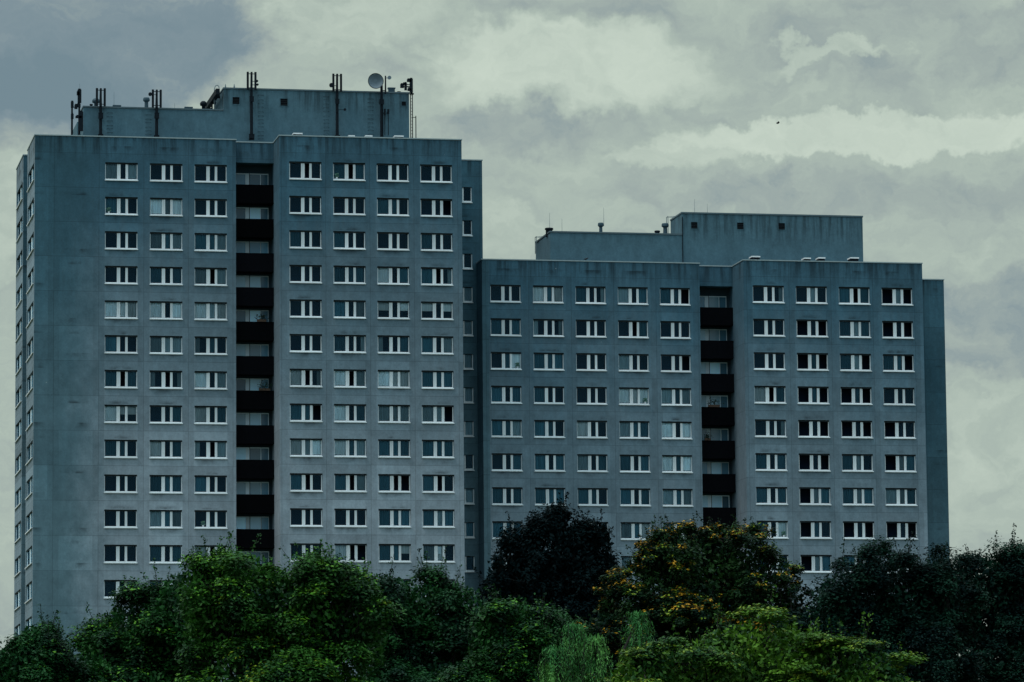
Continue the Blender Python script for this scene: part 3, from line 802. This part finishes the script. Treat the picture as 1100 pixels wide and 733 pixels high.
def balcony_plant(px, row, z0, y, label, n=130, w=.5):
    x = X(px, 300, y); z = z0 - 2.8 * row + .06
    root = thing('potted_plant', (x, y, z), label, 'plant', 'plants standing on the balcony railings')
    b = MB(); b.box(x - w * .6, x + w * .6, y - .09, y + .11, z, z + .16); b.box(x - w * .62, x + w * .62, y - .1, y + .12, z + .16, z + .19); b.build('planter', M['pot'], root)
    p = rng.normal(size=(n, 3)) * np.array([w * .42, .10, .18]) + np.array([x, y, z + .36])
    link('foliage', leaf_mesh('foliage', leaf_arrays(p, rng.normal(size=(n, 3)), rng.uniform(.05, .11, n), .45), [LM['pot']]), root, (0, 0, 0))
balcony_plant(281, 4, ZO, .98, 'bushy dark plant on the fifth balcony from the top of the taller tower', w=.62)
balcony_plant(284, 6, ZO, .98, 'spreading dark plant on the seventh balcony from the top of the taller tower', w=.75)
balcony_plant(765, 3, Z0R, 5.98, 'row of small plants on the fourth balcony from the top of the lower tower', n=80, w=.8)
balcony_plant(757.5, 4, Z0R, 5.98, 'dark plant at the left end of the fifth balcony of the lower tower', n=90, w=.4)

def bird(label, loc, fly):
    b = MB(); x, y, z = loc; s = .8 if fly else 1.0
    b.tube([(x - .20 * s, y, z - .03), (x - .13 * s, y, z - .01), (x, y, z), (x + .10 * s, y, z + .04), (x + .15 * s, y, z + .09), (x + .2 * s, y, z + .09), (x + .245 * s, y, z + .08)], [.012, .04, .07, .06, .045, .035, .006], 10)
    if fly:
        for sgn in (-1, 1):
            k = len(b.v)
            b.v += [(x + .08, y + sgn * .03, z + .03), (x - .07, y + sgn * .03, z + .02), (x - .02, y + sgn * .22, z + .16), (x + .09, y + sgn * .2, z + .17), (x - .1, y + sgn * .42, z + .06)]
            b.f += [(k, k + 1, k + 2, k + 3), (k + 3, k + 2, k + 4)]; b.m += [0, 0]
    else:
        b.box(x - .01, x + .005, y - .03, y - .02, z - .14, z - .04); b.box(x - .01, x + .005, y + .02, y + .03, z - .14, z - .04)
    o = b.build('bird', M['feather'], None, loc)
    tag(o, label, 'bird')
x, z = at(835.6, 132.6, 60.0); bird('tiny dark bird flying in the bright clouds above the lower tower', (x, 60.0, z), True)
x, _ = at(629.3, 279, R1Y + .1); bird('small dark bird perched on the parapet of the lower tower', (x, R1Y + .1, R_R + .09 + .14), False)

# ------------------------------------------------------------------ trees
def branchy(mb, p0, p1, r0, r1, k=4, wob=.25):
    p0, p1 = np.array(p0), np.array(p1); L = np.linalg.norm(p1 - p0)
    pts = [tuple(p0 + (p1 - p0) * i / k + (rng.normal(size=3) * wob * L / k * .5 if 0 < i < k else 0)) for i in range(k + 1)]
    mb.tube(pts, [r0 + (r1 - r0) * i / k for i in range(k + 1)], 7)
    return pts
def tree(name, label, lobes, leaf, group='trees in front of the towers', nclump=300, per=90, size=.13, clump=.75, flat=.75, up=1.25, bough=11, extra=None, trunk_r=.28, asp=.55, base=None, lowcut=.25, shoots=40, inner=20000):
    """lobes: (px, py, dist Y, half width px, half height px) ellipses as seen, turned to real ellipsoids about as deep as wide"""
    E = []
    for px, py, Y, rx, rz in lobes:
        x, z = at(px, py, Y); mpp = (Y - CAM.y) / F_PX
        E.append((np.array([x, Y, z]), np.array([rx * mpp, rx * mpp * .9, rz * mpp])))
    cx = base[0] if base else sum(e[0][0] * e[1][0] for e in E) / sum(e[1][0] for e in E)
    cy = sum(e[0][1] * e[1][0] for e in E) / sum(e[1][0] for e in E)
    root = thing(name, (cx, cy, 0), label, 'tree', group)
    w = np.array([e[1][0] * e[1][2] for e in E]); w /= w.sum()
    # boughs on the shell of each ellipsoid, leaf clumps on the upper and outer side of each bough
    B = []
    for k, (c, r) in enumerate(E):
        nb = max(6, int(bough * r[0] * r[2] / 6.0))
        for _ in range(nb * 4):
            if nb <= 0: break
            d = rng.normal(size=3); d /= np.linalg.norm(d)
            if d[2] < -lowcut and rng.random() < .6: continue
            rb = .30 * min(r.min(), 4.2) * rng.uniform(.65, 1.35)
            p = c + d * (r - rb * .75) * (1 + .10 * math.sin(5 * d[0] + 3 * d[2] + k)) * rng.uniform(.8, 1.04)
            if p[2] < 2.0: continue
            if any(q != k and (((p - c2) / r2) ** 2).sum() < .40 for q, (c2, r2) in enumerate(E)): continue
            B.append((p, rb, d)); nb -= 1
    bw = np.array([x[1] ** 2 for x in B]); bw /= bw.sum()
    C, O = [], []
    while len(C) < nclump:
        p, rb, d = B[rng.choice(len(B), p=bw)]
        v = rng.normal(size=3); v /= np.linalg.norm(v)
        v = v + d * .55 + np.array([0, 0, .45]); v /= np.linalg.norm(v)
        C.append(p + v * rb * np.array([1, 1, .8]) * rng.uniform(.6, 1.12)); O.append(v)
    C, O = np.array(C), np.array(O)
    # skeleton
    tb = MB(); zl_ = min(e[0][2] - e[1][2] * .5 for e in E); ztop = max(e[0][2] for e in E)
    fork = np.array([cx, cy, max(1.8, zl_ * .75)])
    tb.tube([(cx, cy, -.1), (cx, cy, .25), tuple(fork * .5 + np.array([cx, cy, 0]) * .5 + rng.normal(size=3) * .08), tuple(fork)], [trunk_r * 1.5, trunk_r * 1.1, trunk_r, trunk_r * .8], 10)
    for c, r in E:
        pts = branchy(tb, fork, c + np.array([0, 0, .4 * r[2]]), trunk_r * .6, .05, 5)
        near = np.argsort(((C - c) ** 2).sum(1) / (r ** 2).sum())[:60]
        for i in rng.choice(near, min(26, len(near)), replace=False):
            a = np.array(pts[rng.integers(2, 6)]); branchy(tb, a, C[i], .055, .014, 3)
    tb2 = tb
    # leaves
    per = int(per * 1.8); size *= .80
    n = len(C); cs = clump * rng.uniform(.5, 1.25, n)
    q = rng.normal(size=(n, per, 3)); q /= np.linalg.norm(q, axis=2, keepdims=True); q *= rng.uniform(0, 1, (n, per, 1)) ** .5
    spread = np.stack([cs, cs, cs * flat], 1)[:, None, :]
    Pz = C[:, None, :] + q * spread
    N = q * .55 + O[:, None, :] * .25 + np.array([0, 0, up]) + rng.normal(size=(n, per, 3)) * .42
    S = size * rng.uniform(.6, 1.25, (n, per))
    mats = [LM[leaf]]; mi = np.zeros((n, per))
    if extra:
        for ei, (lm, frac, share) in enumerate(extra):
            mats.append(LM[lm])
            pick = (rng.random(n) < frac)[:, None] & (rng.random((n, per)) < share) & (q[:, :, 2] > .0)  # upper leaves only, so the tip colour paints a highlight on each clump
            mi[pick] = ei + 1
    V = leaf_arrays(Pz.reshape(-1, 3), N.reshape(-1, 3), S.ravel(), asp)
    if shoots:                                                   # leafy shoots that break the outline
        top = np.argsort(-(C[:, 2] + rng.normal(size=len(C)) * .8))[:shoots * 4]
        for i in rng.choice(top, shoots, replace=False):
            dr = O[i] * .6 + np.array([0, 0, .9]) + rng.normal(size=3) * .25; dr /= np.linalg.norm(dr)
            Ls = clump * rng.uniform(1.2, 2.4); m_ = int(26 * Ls / .9)
            tt = rng.random(m_); p = C[i] + dr * (tt * Ls)[:, None] + rng.normal(size=(m_, 3)) * (.04 + .22 * clump * (1 - tt))[:, None]
            V = np.concatenate([V, leaf_arrays(p, rng.normal(size=p.shape) * .7 + np.array([0, 0, .7]), size * rng.uniform(.55, 1.0, m_), asp)]); mi = np.concatenate([mi.ravel(), np.zeros(m_)])
            tb2.tube([tuple(C[i]), tuple(C[i] + dr * Ls)], [.018, .006], 4)
    # the leaves of the inner crown
    ks = rng.choice(len(E), inner, p=w); ci = np.array([e[0] for e in E])[ks]; ri = np.array([e[1] for e in E])[ks]
    d = rng.normal(size=(inner, 3)); d /= np.linalg.norm(d, axis=1, keepdims=True)
    p = ci + d * ri * (rng.random((inner, 1)) ** .5) * .84; p = p[p[:, 2] > 2]
    V = np.concatenate([V, leaf_arrays(p, rng.normal(size=p.shape), size * rng.uniform(1.0, 1.7, len(p)), asp)])
    mi = np.concatenate([mi.ravel(), np.zeros(len(p))])
    tb.build('trunk', M['bark'], root, (cx, cy, 0))
    link('crown', leaf_mesh('crown', V - np.array([cx, cy, 0]), mats, mi.ravel()), root, (cx, cy, 0))
    return root

def DY(d): return CAM.y + d
TG = 'trees in front of the towers'
tree('broadleaf_tree', 'small dark green tree in the bottom left corner below the tall tower side windows', [(28, 722, DY(188), 50, 38), (62, 716, DY(189), 24, 34), (5, 740, DY(188), 40, 40), (40, 700, DY(188), 30, 34)], 'mid', nclump=300, per=80, size=.10, clump=.55, extra=(('tip', .14, .35),))
tree('maple_tree', 'leafy maple whose left slope covers the lowest visible window of the tall tower', [(160, 692, DY(192), 70, 68), (116, 718, DY(191), 46, 48), (202, 672, DY(190), 48, 72), (150, 770, DY(190), 90, 60), (95, 735, DY(189), 36, 40)], 'maple', inner=26000, nclump=560, per=95, size=.115, clump=.66, extra=(('tip', .28, .5),))
tree('maple_tree', 'brightest green maple with ragged top below the dark balcony column of the tall tower', [(265, 656, DY(181), 62, 72), (330, 660, DY(180), 62, 66), (228, 680, DY(182), 40, 94), (300, 750, DY(180), 110, 70), (380, 676, DY(180), 48, 76), (352, 632, DY(180), 40, 38), (215, 640, DY(181), 30, 44)], 'bright', nclump=640, per=100, size=.115, clump=.66, extra=(('tip', .48, .6), ('yellow', .06, .4)))
tree('broadleaf_tree', 'dark green tree under the right-hand window columns of the tall tower', [(455, 672, DY(196), 60, 64), (410, 700, DY(195), 40, 76), (502, 682, DY(195), 40, 62), (415, 660, DY(195), 40, 54), (455, 760, DY(194), 90, 66)], 'mid', inner=26000, nclump=620, per=90, size=.11, clump=.62)
tree('broadleaf_tree', 'fresh green tree low in front of the blackish tree', [(548, 694, DY(186), 54, 58), (585, 700, DY(187), 46, 60), (540, 750, DY(186), 76, 60)], 'maple', inner=24000, nclump=460, per=90, size=.11, clump=.6, extra=(('tip', .32, .5),))
tree('broadleaf_tree', 'upright blackish tree in front of the gap between both towers', [(600, 610, DY(262), 54, 62), (558, 622, DY(261), 36, 58), (640, 610, DY(262), 26, 62), (600, 680, DY(262), 66, 90), (535, 632, DY(260), 16, 36)], 'copper', nclump=620, per=85, size=.15, clump=.66, flat=1.2, up=.8, lowcut=.6, shoots=45)
tree('rowan_tree', 'tree dotted with orange and yellow leaf tufts in front of the lower tower', [(745, 630, DY(216), 92, 66), (690, 660, DY(215), 56, 56), (820, 640, DY(216), 52, 62), (785, 600, DY(216), 52, 46), (735, 604, DY(216), 50, 46), (850, 655, DY(216), 30, 46), (640, 690, DY(214), 34, 42), (750, 720, DY(214), 120, 80)], 'rowan', nclump=1050, per=95, size=.12, clump=.50, inner=20000, extra=(('orange', .42, .40), ('yellow', .36, .25)))
tree('broadleaf_tree', 'dark tree in front of the lowest windows at the right end of the lower tower', [(958, 650, DY(212), 62, 72), (905, 662, DY(211), 46, 62), (878, 700, DY(210), 46, 62), (1008, 648, DY(212), 44, 66), (950, 740, DY(211), 110, 80)], 'dark', inner=30000, nclump=760, per=95, size=.115, clump=.64)
tree('broadleaf_tree', 'dark tree at the right edge of the picture standing against open sky', [(1062, 646, DY(219), 58, 66), (1028, 650, DY(218), 40, 60), (1110, 650, DY(219), 50, 70), (1070, 740, DY(218), 100, 80)], 'dark', inner=30000, nclump=700, per=95, size=.115, clump=.64, shoots=20)
tree('broadleaf_tree', 'nearest tree with flat yellow-green leaf tiers at the bottom right', [(822, 712, DY(158), 98, 58), (735, 728, DY(157), 78, 50), (908, 730, DY(157), 74, 52), (692, 738, DY(156), 48, 50), (820, 790, DY(157), 150, 70), (960, 760, DY(157), 40, 44)], 'tier', nclump=620, per=100, size=.10, clump=.62, flat=.30, up=1.6, bough=13, shoots=30, extra=(('yellow', .5, .5),))  # yellow on the tier tops paints their highlights

def willow(label, px, py, Y, rx, rz, n=260):
    x, z = at(px, py, Y); mpp = (Y - CAM.y) / F_PX; rx *= mpp; rz *= mpp
    root = thing('willow_tree', (x, Y, 0), label, 'tree', TG)
    tb = MB(); tb.tube([(x, Y, -.1), (x + .1, Y, z * .4), (x, Y, z * .8)], [.4, .3, .22], 10)
    Pp, Nn, Ss = [], [], []
    heads = []
    for hpx, hpy, dy, s in ((594, 706, -.4, .34), (616, 682, .2, .44), (640, 694, -.6, .40), (684, 668, 1.4, .36)):
        hx, hz = at(hpx, hpy, Y + dy); heads.append((hx, Y + dy, hz, s))
    for hx, hy, hz, s in heads: branchy(tb, (x, Y, z * .6), (hx, hy, hz), .14, .04, 4, .2)
    for k in range(n):
        hx, hy, hz, s = heads[rng.integers(len(heads))]
        a = 2 * math.pi * rng.integers(9) / 9 + hx * 3 + rng.normal() * .16; R = rx * s * rng.uniform(.12, .8); L = rng.uniform(1.2, 4.2)
        m_ = int(L / .075)
        tt = np.linspace(0, 1, m_)
        out = R * np.minimum(1, (tt * 3.2) ** .6); drop = np.where(tt < .22, .35 * np.sin(tt / .22 * math.pi) * .8, 0) - L * np.maximum(0, tt - .12) ** 1.15
        p = np.stack([hx + out * math.cos(a) + .06 * np.sin(tt * 9 + a), hy + out * math.sin(a), hz + drop + rng.uniform(-.25, .15)], 1)
        p += rng.normal(size=p.shape) * .035
        Pp.append(p); Nn.append(np.stack([np.full(m_, math.cos(a)), np.full(m_, math.sin(a)), np.full(m_, .35)], 1) + rng.normal(size=(m_, 3)) * .5)
        if k % 4 == 0: tb.tube([tuple(p[i]) for i in range(0, m_, max(1, m_ // 6))], .012, 5)
    tb.build('trunk', M['bark'], root, (x, Y, 0))
    Pp, Nn = np.concatenate(Pp), np.concatenate(Nn); k = len(Pp)
    # hanging, narrow leaves
    N_ = Nn / np.linalg.norm(Nn, axis=1, keepdims=True)
    tdir = np.tile(np.array([0, 0, -1.0]), (k, 1)) + rng.normal(size=(k, 3)) * .35
    tdir -= N_ * (tdir * N_).sum(1, keepdims=True); tdir /= np.linalg.norm(tdir, axis=1, keepdims=True); bt = np.cross(N_, tdir)
    S = rng.uniform(.06, .11, (k, 1))
    V = np.stack([Pp - tdir * S, Pp + bt * S * .24, Pp + tdir * S, Pp - bt * S * .24], 1).reshape(-1, 3)
    link('crown', leaf_mesh('crown', V - np.array([x, Y, 0]), [LM['willow']]), root, (x, Y, 0))
willow('pale grey-green weeping willow with hanging strands at the bottom centre', 640, 690, DY(166), 66, 36)

# ------------------------------------------------------------------ ground
m, t = mat('park_grass'); g = t.n('ShaderNodeNewGeometry')
c = t.mix(t.noise(g.outputs['Position'], .08, 5), (.035, .06, .02), (.07, .085, .035)); c = t.mix(t.mapr(t.noise(g.outputs['Position'], .02, 3), .52, .6, 0, .6), c, (.10, .09, .075))
finish(t, c, .95, .1)
b = MB(); n = 24; S_ = 2600.0
for i in range(n):
    for j in range(n):
        x0, x1, y0, y1 = -S_ + 2 * S_ * i / n, -S_ + 2 * S_ * (i + 1) / n, -S_ + 2 * S_ * j / n, -S_ + 2 * S_ * (j + 1) / n
        b.quad((x0, y0, 0), (x1, y0, 0), (x1, y1, 0), (x0, y1, 0))
tag(b.build('ground', m), kind='structure')

# ------------------------------------------------------------------ sky
SUN_EL, SUN_AZ = math.radians(60), math.radians(-106)         # azimuth from +y towards +x
world = bpy.data.worlds.new('World'); scene.world = world; world.use_nodes = True
t = NT(world.node_tree)
tc = t.n('ShaderNodeTexCoord'); D = tc.outputs['Generated']
s = t.n('ShaderNodeSeparateXYZ'); t.l(D, s.inputs[0])
AZ = t.math('DEGREES', t.math('ARCTAN2', s.outputs[0], s.outputs[1])); EL = t.math('DEGREES', t.math('ARCSINE', s.outputs[2]))
pv = t.comb(AZ, t.math('MULTIPLY', EL, 1.35), 0.0)
w1 = t.math('SUBTRACT', t.noise(pv, .75, 5, .6), .5); w2 = t.math('SUBTRACT', t.noise(t.comb(t.math('ADD', AZ, 37.0), EL, 3.0), .75, 5, .6), .5)
w3 = t.math('SUBTRACT', t.noise(t.comb(t.math('ADD', AZ, 71.0), t.math('MULTIPLY', EL, 1.2), 6.0), 2.6, 7, .62), .5); w4 = t.math('SUBTRACT', t.noise(t.comb(AZ, EL, 13.0), 2.6, 7, .62), .5)
A2 = t.math('ADD', AZ, t.math('ADD', t.math('MULTIPLY', w1, 2.2), t.math('MULTIPLY', w3, .5))); E2 = t.math('ADD', EL, t.math('ADD', t.math('MULTIPLY', w2, 1.5), t.math('MULTIPLY', w4, .42)))
fb = t.noise(t.comb(A2, t.math('MULTIPLY', E2, 1.9), 0.0), .55, 9, .58, .3)
fb2 = t.noise(t.comb(A2, t.math('MULTIPLY', E2, 1.5), 9.0), 2.2, 8, .6)
bil = t.math('ABSOLUTE', t.math('SUBTRACT', t.noise(t.comb(t.math('ADD', A2, 11.0), t.math('MULTIPLY', E2, 1.7), 5.0), 1.1, 7, .55), .5))
def ae(px, py): return 11.02 + (px - 550) * .01262, 7.17 + (366.5 - py) * .01243
val = t.math('ADD', .52, t.math('ADD', t.math('MULTIPLY', t.math('SUBTRACT', fb, .5), .55), t.math('ADD', t.math('MULTIPLY', t.math('SUBTRACT', fb2, .5), .20), t.math('MULTIPLY', t.math('SUBTRACT', bil, .09), -.45))))
def blob(px, py, rx, ry, amp, sharp):
    global val
    a, e = ae(px, py)
    dx = t.math('DIVIDE', t.math('SUBTRACT', A2, a), rx * .01262); dy = t.math('DIVIDE', t.math('SUBTRACT', E2, e), ry * .01243)
    r = t.math('ADD', t.math('MULTIPLY', dx, dx), t.math('MULTIPLY', dy, dy))
    val = t.math('ADD', val, t.mapr(r, sharp, 1.0, amp, 0.0))
blob(70, 40, 262, 98, -.36, .42)          # heavy blue-grey cloud at the upper left
blob(40, 120, 190, 60, -.22, .2)
blob(360, 25, 120, 60, .14, .1)
blob(610, 75, 190, 62, .28, .30)          # bright bank in the middle
blob(565, 140, 100, 38, -.15, .1)
blob(640, 15, 120, 26, -.12, .1)
blob(930, 150, 250, 27, .30, .45)
blob(720, 175, 80, 22, .16, .3)         # long bright cloud ridge at the right
blob(1010, 60, 230, 62, -.10, .2)
blob(895, 66, 80, 14, .20, .3)
blob(830, 212, 330, 36, -.13, .15)
blob(1090, 355, 120, 70, -.20, .55)
blob(1060, 480, 150, 60, .10, .2)
blob(300, 230, 400, 60, .08, .1)
blob(0, 230, 90, 120, .08, .1)
val = t.math('MULTIPLY', val, 1.0, clamp=True)
rp = t.n('ShaderNodeValToRGB'); t.l(val, rp.inputs[0]); cr = rp.color_ramp
def lin(c): return tuple((v / 255 / 12.92 if v < 10 else ((v / 255 + .055) / 1.055) ** 2.4) for v in c)
pts = [(.0, (116, 138, 148)), (.2, (128, 147, 155)), (.42, (158, 172, 168)), (.58, (173, 188, 178)), (.8, (194, 208, 195)), (1.0, (207, 220, 206))]
cr.elements[0].position = 0; cr.elements[1].position = 1
for p, c in pts[1:-1]: cr.elements.new(p)
for e, (p, c) in zip(cr.elements, pts): e.position = p; e.color = (*lin(c), 1)
# the cloud deck is brighter and bluer overhead and behind the viewer
up = t.mapr(EL, 14, 60, 0, 1); back = t.mapr(s.outputs[1], .55, -.5, 0, 1)
gain = t.math('ADD', 1.0, t.math('ADD', t.math('MULTIPLY', up, 2.1), t.math('MULTIPLY', t.math('MULTIPLY', back, t.mapr(EL, 9, 26, 0, 1)), .55)))
tint = t.mix(t.math('MAXIMUM', up, back), (1, 1, 1), (.84, .97, 1.20))
col = t.mix(1.0, t.mix(1.0, rp.outputs[0], t.comb(gain, gain, gain), 'MULTIPLY'), tint, 'MULTIPLY')
sky = t.n('ShaderNodeTexSky', sky_type='NISHITA'); sky.sun_disc = False; sky.sun_elevation = SUN_EL; sky.sun_rotation = SUN_AZ
b1 = t.n('ShaderNodeBackground'); b1.inputs[1].default_value = .06; t.l(sky.outputs[0], b1.inputs[0])
b2 = t.n('ShaderNodeBackground'); b2.inputs[1].default_value = 1.0; t.l(col, b2.inputs[0])
mx = t.n('ShaderNodeMixShader'); mx.inputs[0].default_value = .96
t.l(b1.outputs[0], mx.inputs[1]); t.l(b2.outputs[0], mx.inputs[2])
o = t.n('ShaderNodeOutputWorld'); t.l(mx.outputs[0], o.inputs[0])
world.cycles.sampling_method = 'MANUAL'; world.cycles.sample_map_resolution = 1024

sd = bpy.data.lights.new('sun', 'SUN'); sd.energy = 1.5; sd.angle = math.radians(12); sd.color = (1.0, .96, .88)
so = bpy.data.objects.new('sun', sd); COL.objects.link(so)
dv = Vector((math.sin(SUN_AZ) * math.cos(SUN_EL), math.cos(SUN_AZ) * math.cos(SUN_EL), math.sin(SUN_EL)))
so.rotation_euler = dv.to_track_quat('Z', 'Y').to_euler(); so.location = dv * 200

# ------------------------------------------------------------------ camera
cd = bpy.data.cameras.new('camera'); cam = bpy.data.objects.new('camera', cd); COL.objects.link(cam)
cd.sensor_width = 36; cd.lens = F_PX / 1100 * 36; cd.clip_start = 1; cd.clip_end = 8000
R = Matrix((ROT[0], ROT[1], tuple(-v for v in ROT[2]))).transposed()
cam.matrix_world = Matrix.Translation(CAM) @ R.to_4x4()
scene.camera = cam
scene.render.resolution_x, scene.render.resolution_y = 1024, 682
vs = scene.view_settings; vs.view_transform = 'Standard'; vs.look = 'None'; vs.exposure = 0; vs.gamma = 1; vs.use_curve_mapping = False
scene.cycles.use_denoising = True
scene.cycles.max_bounces = 5; scene.cycles.transparent_max_bounces = 8
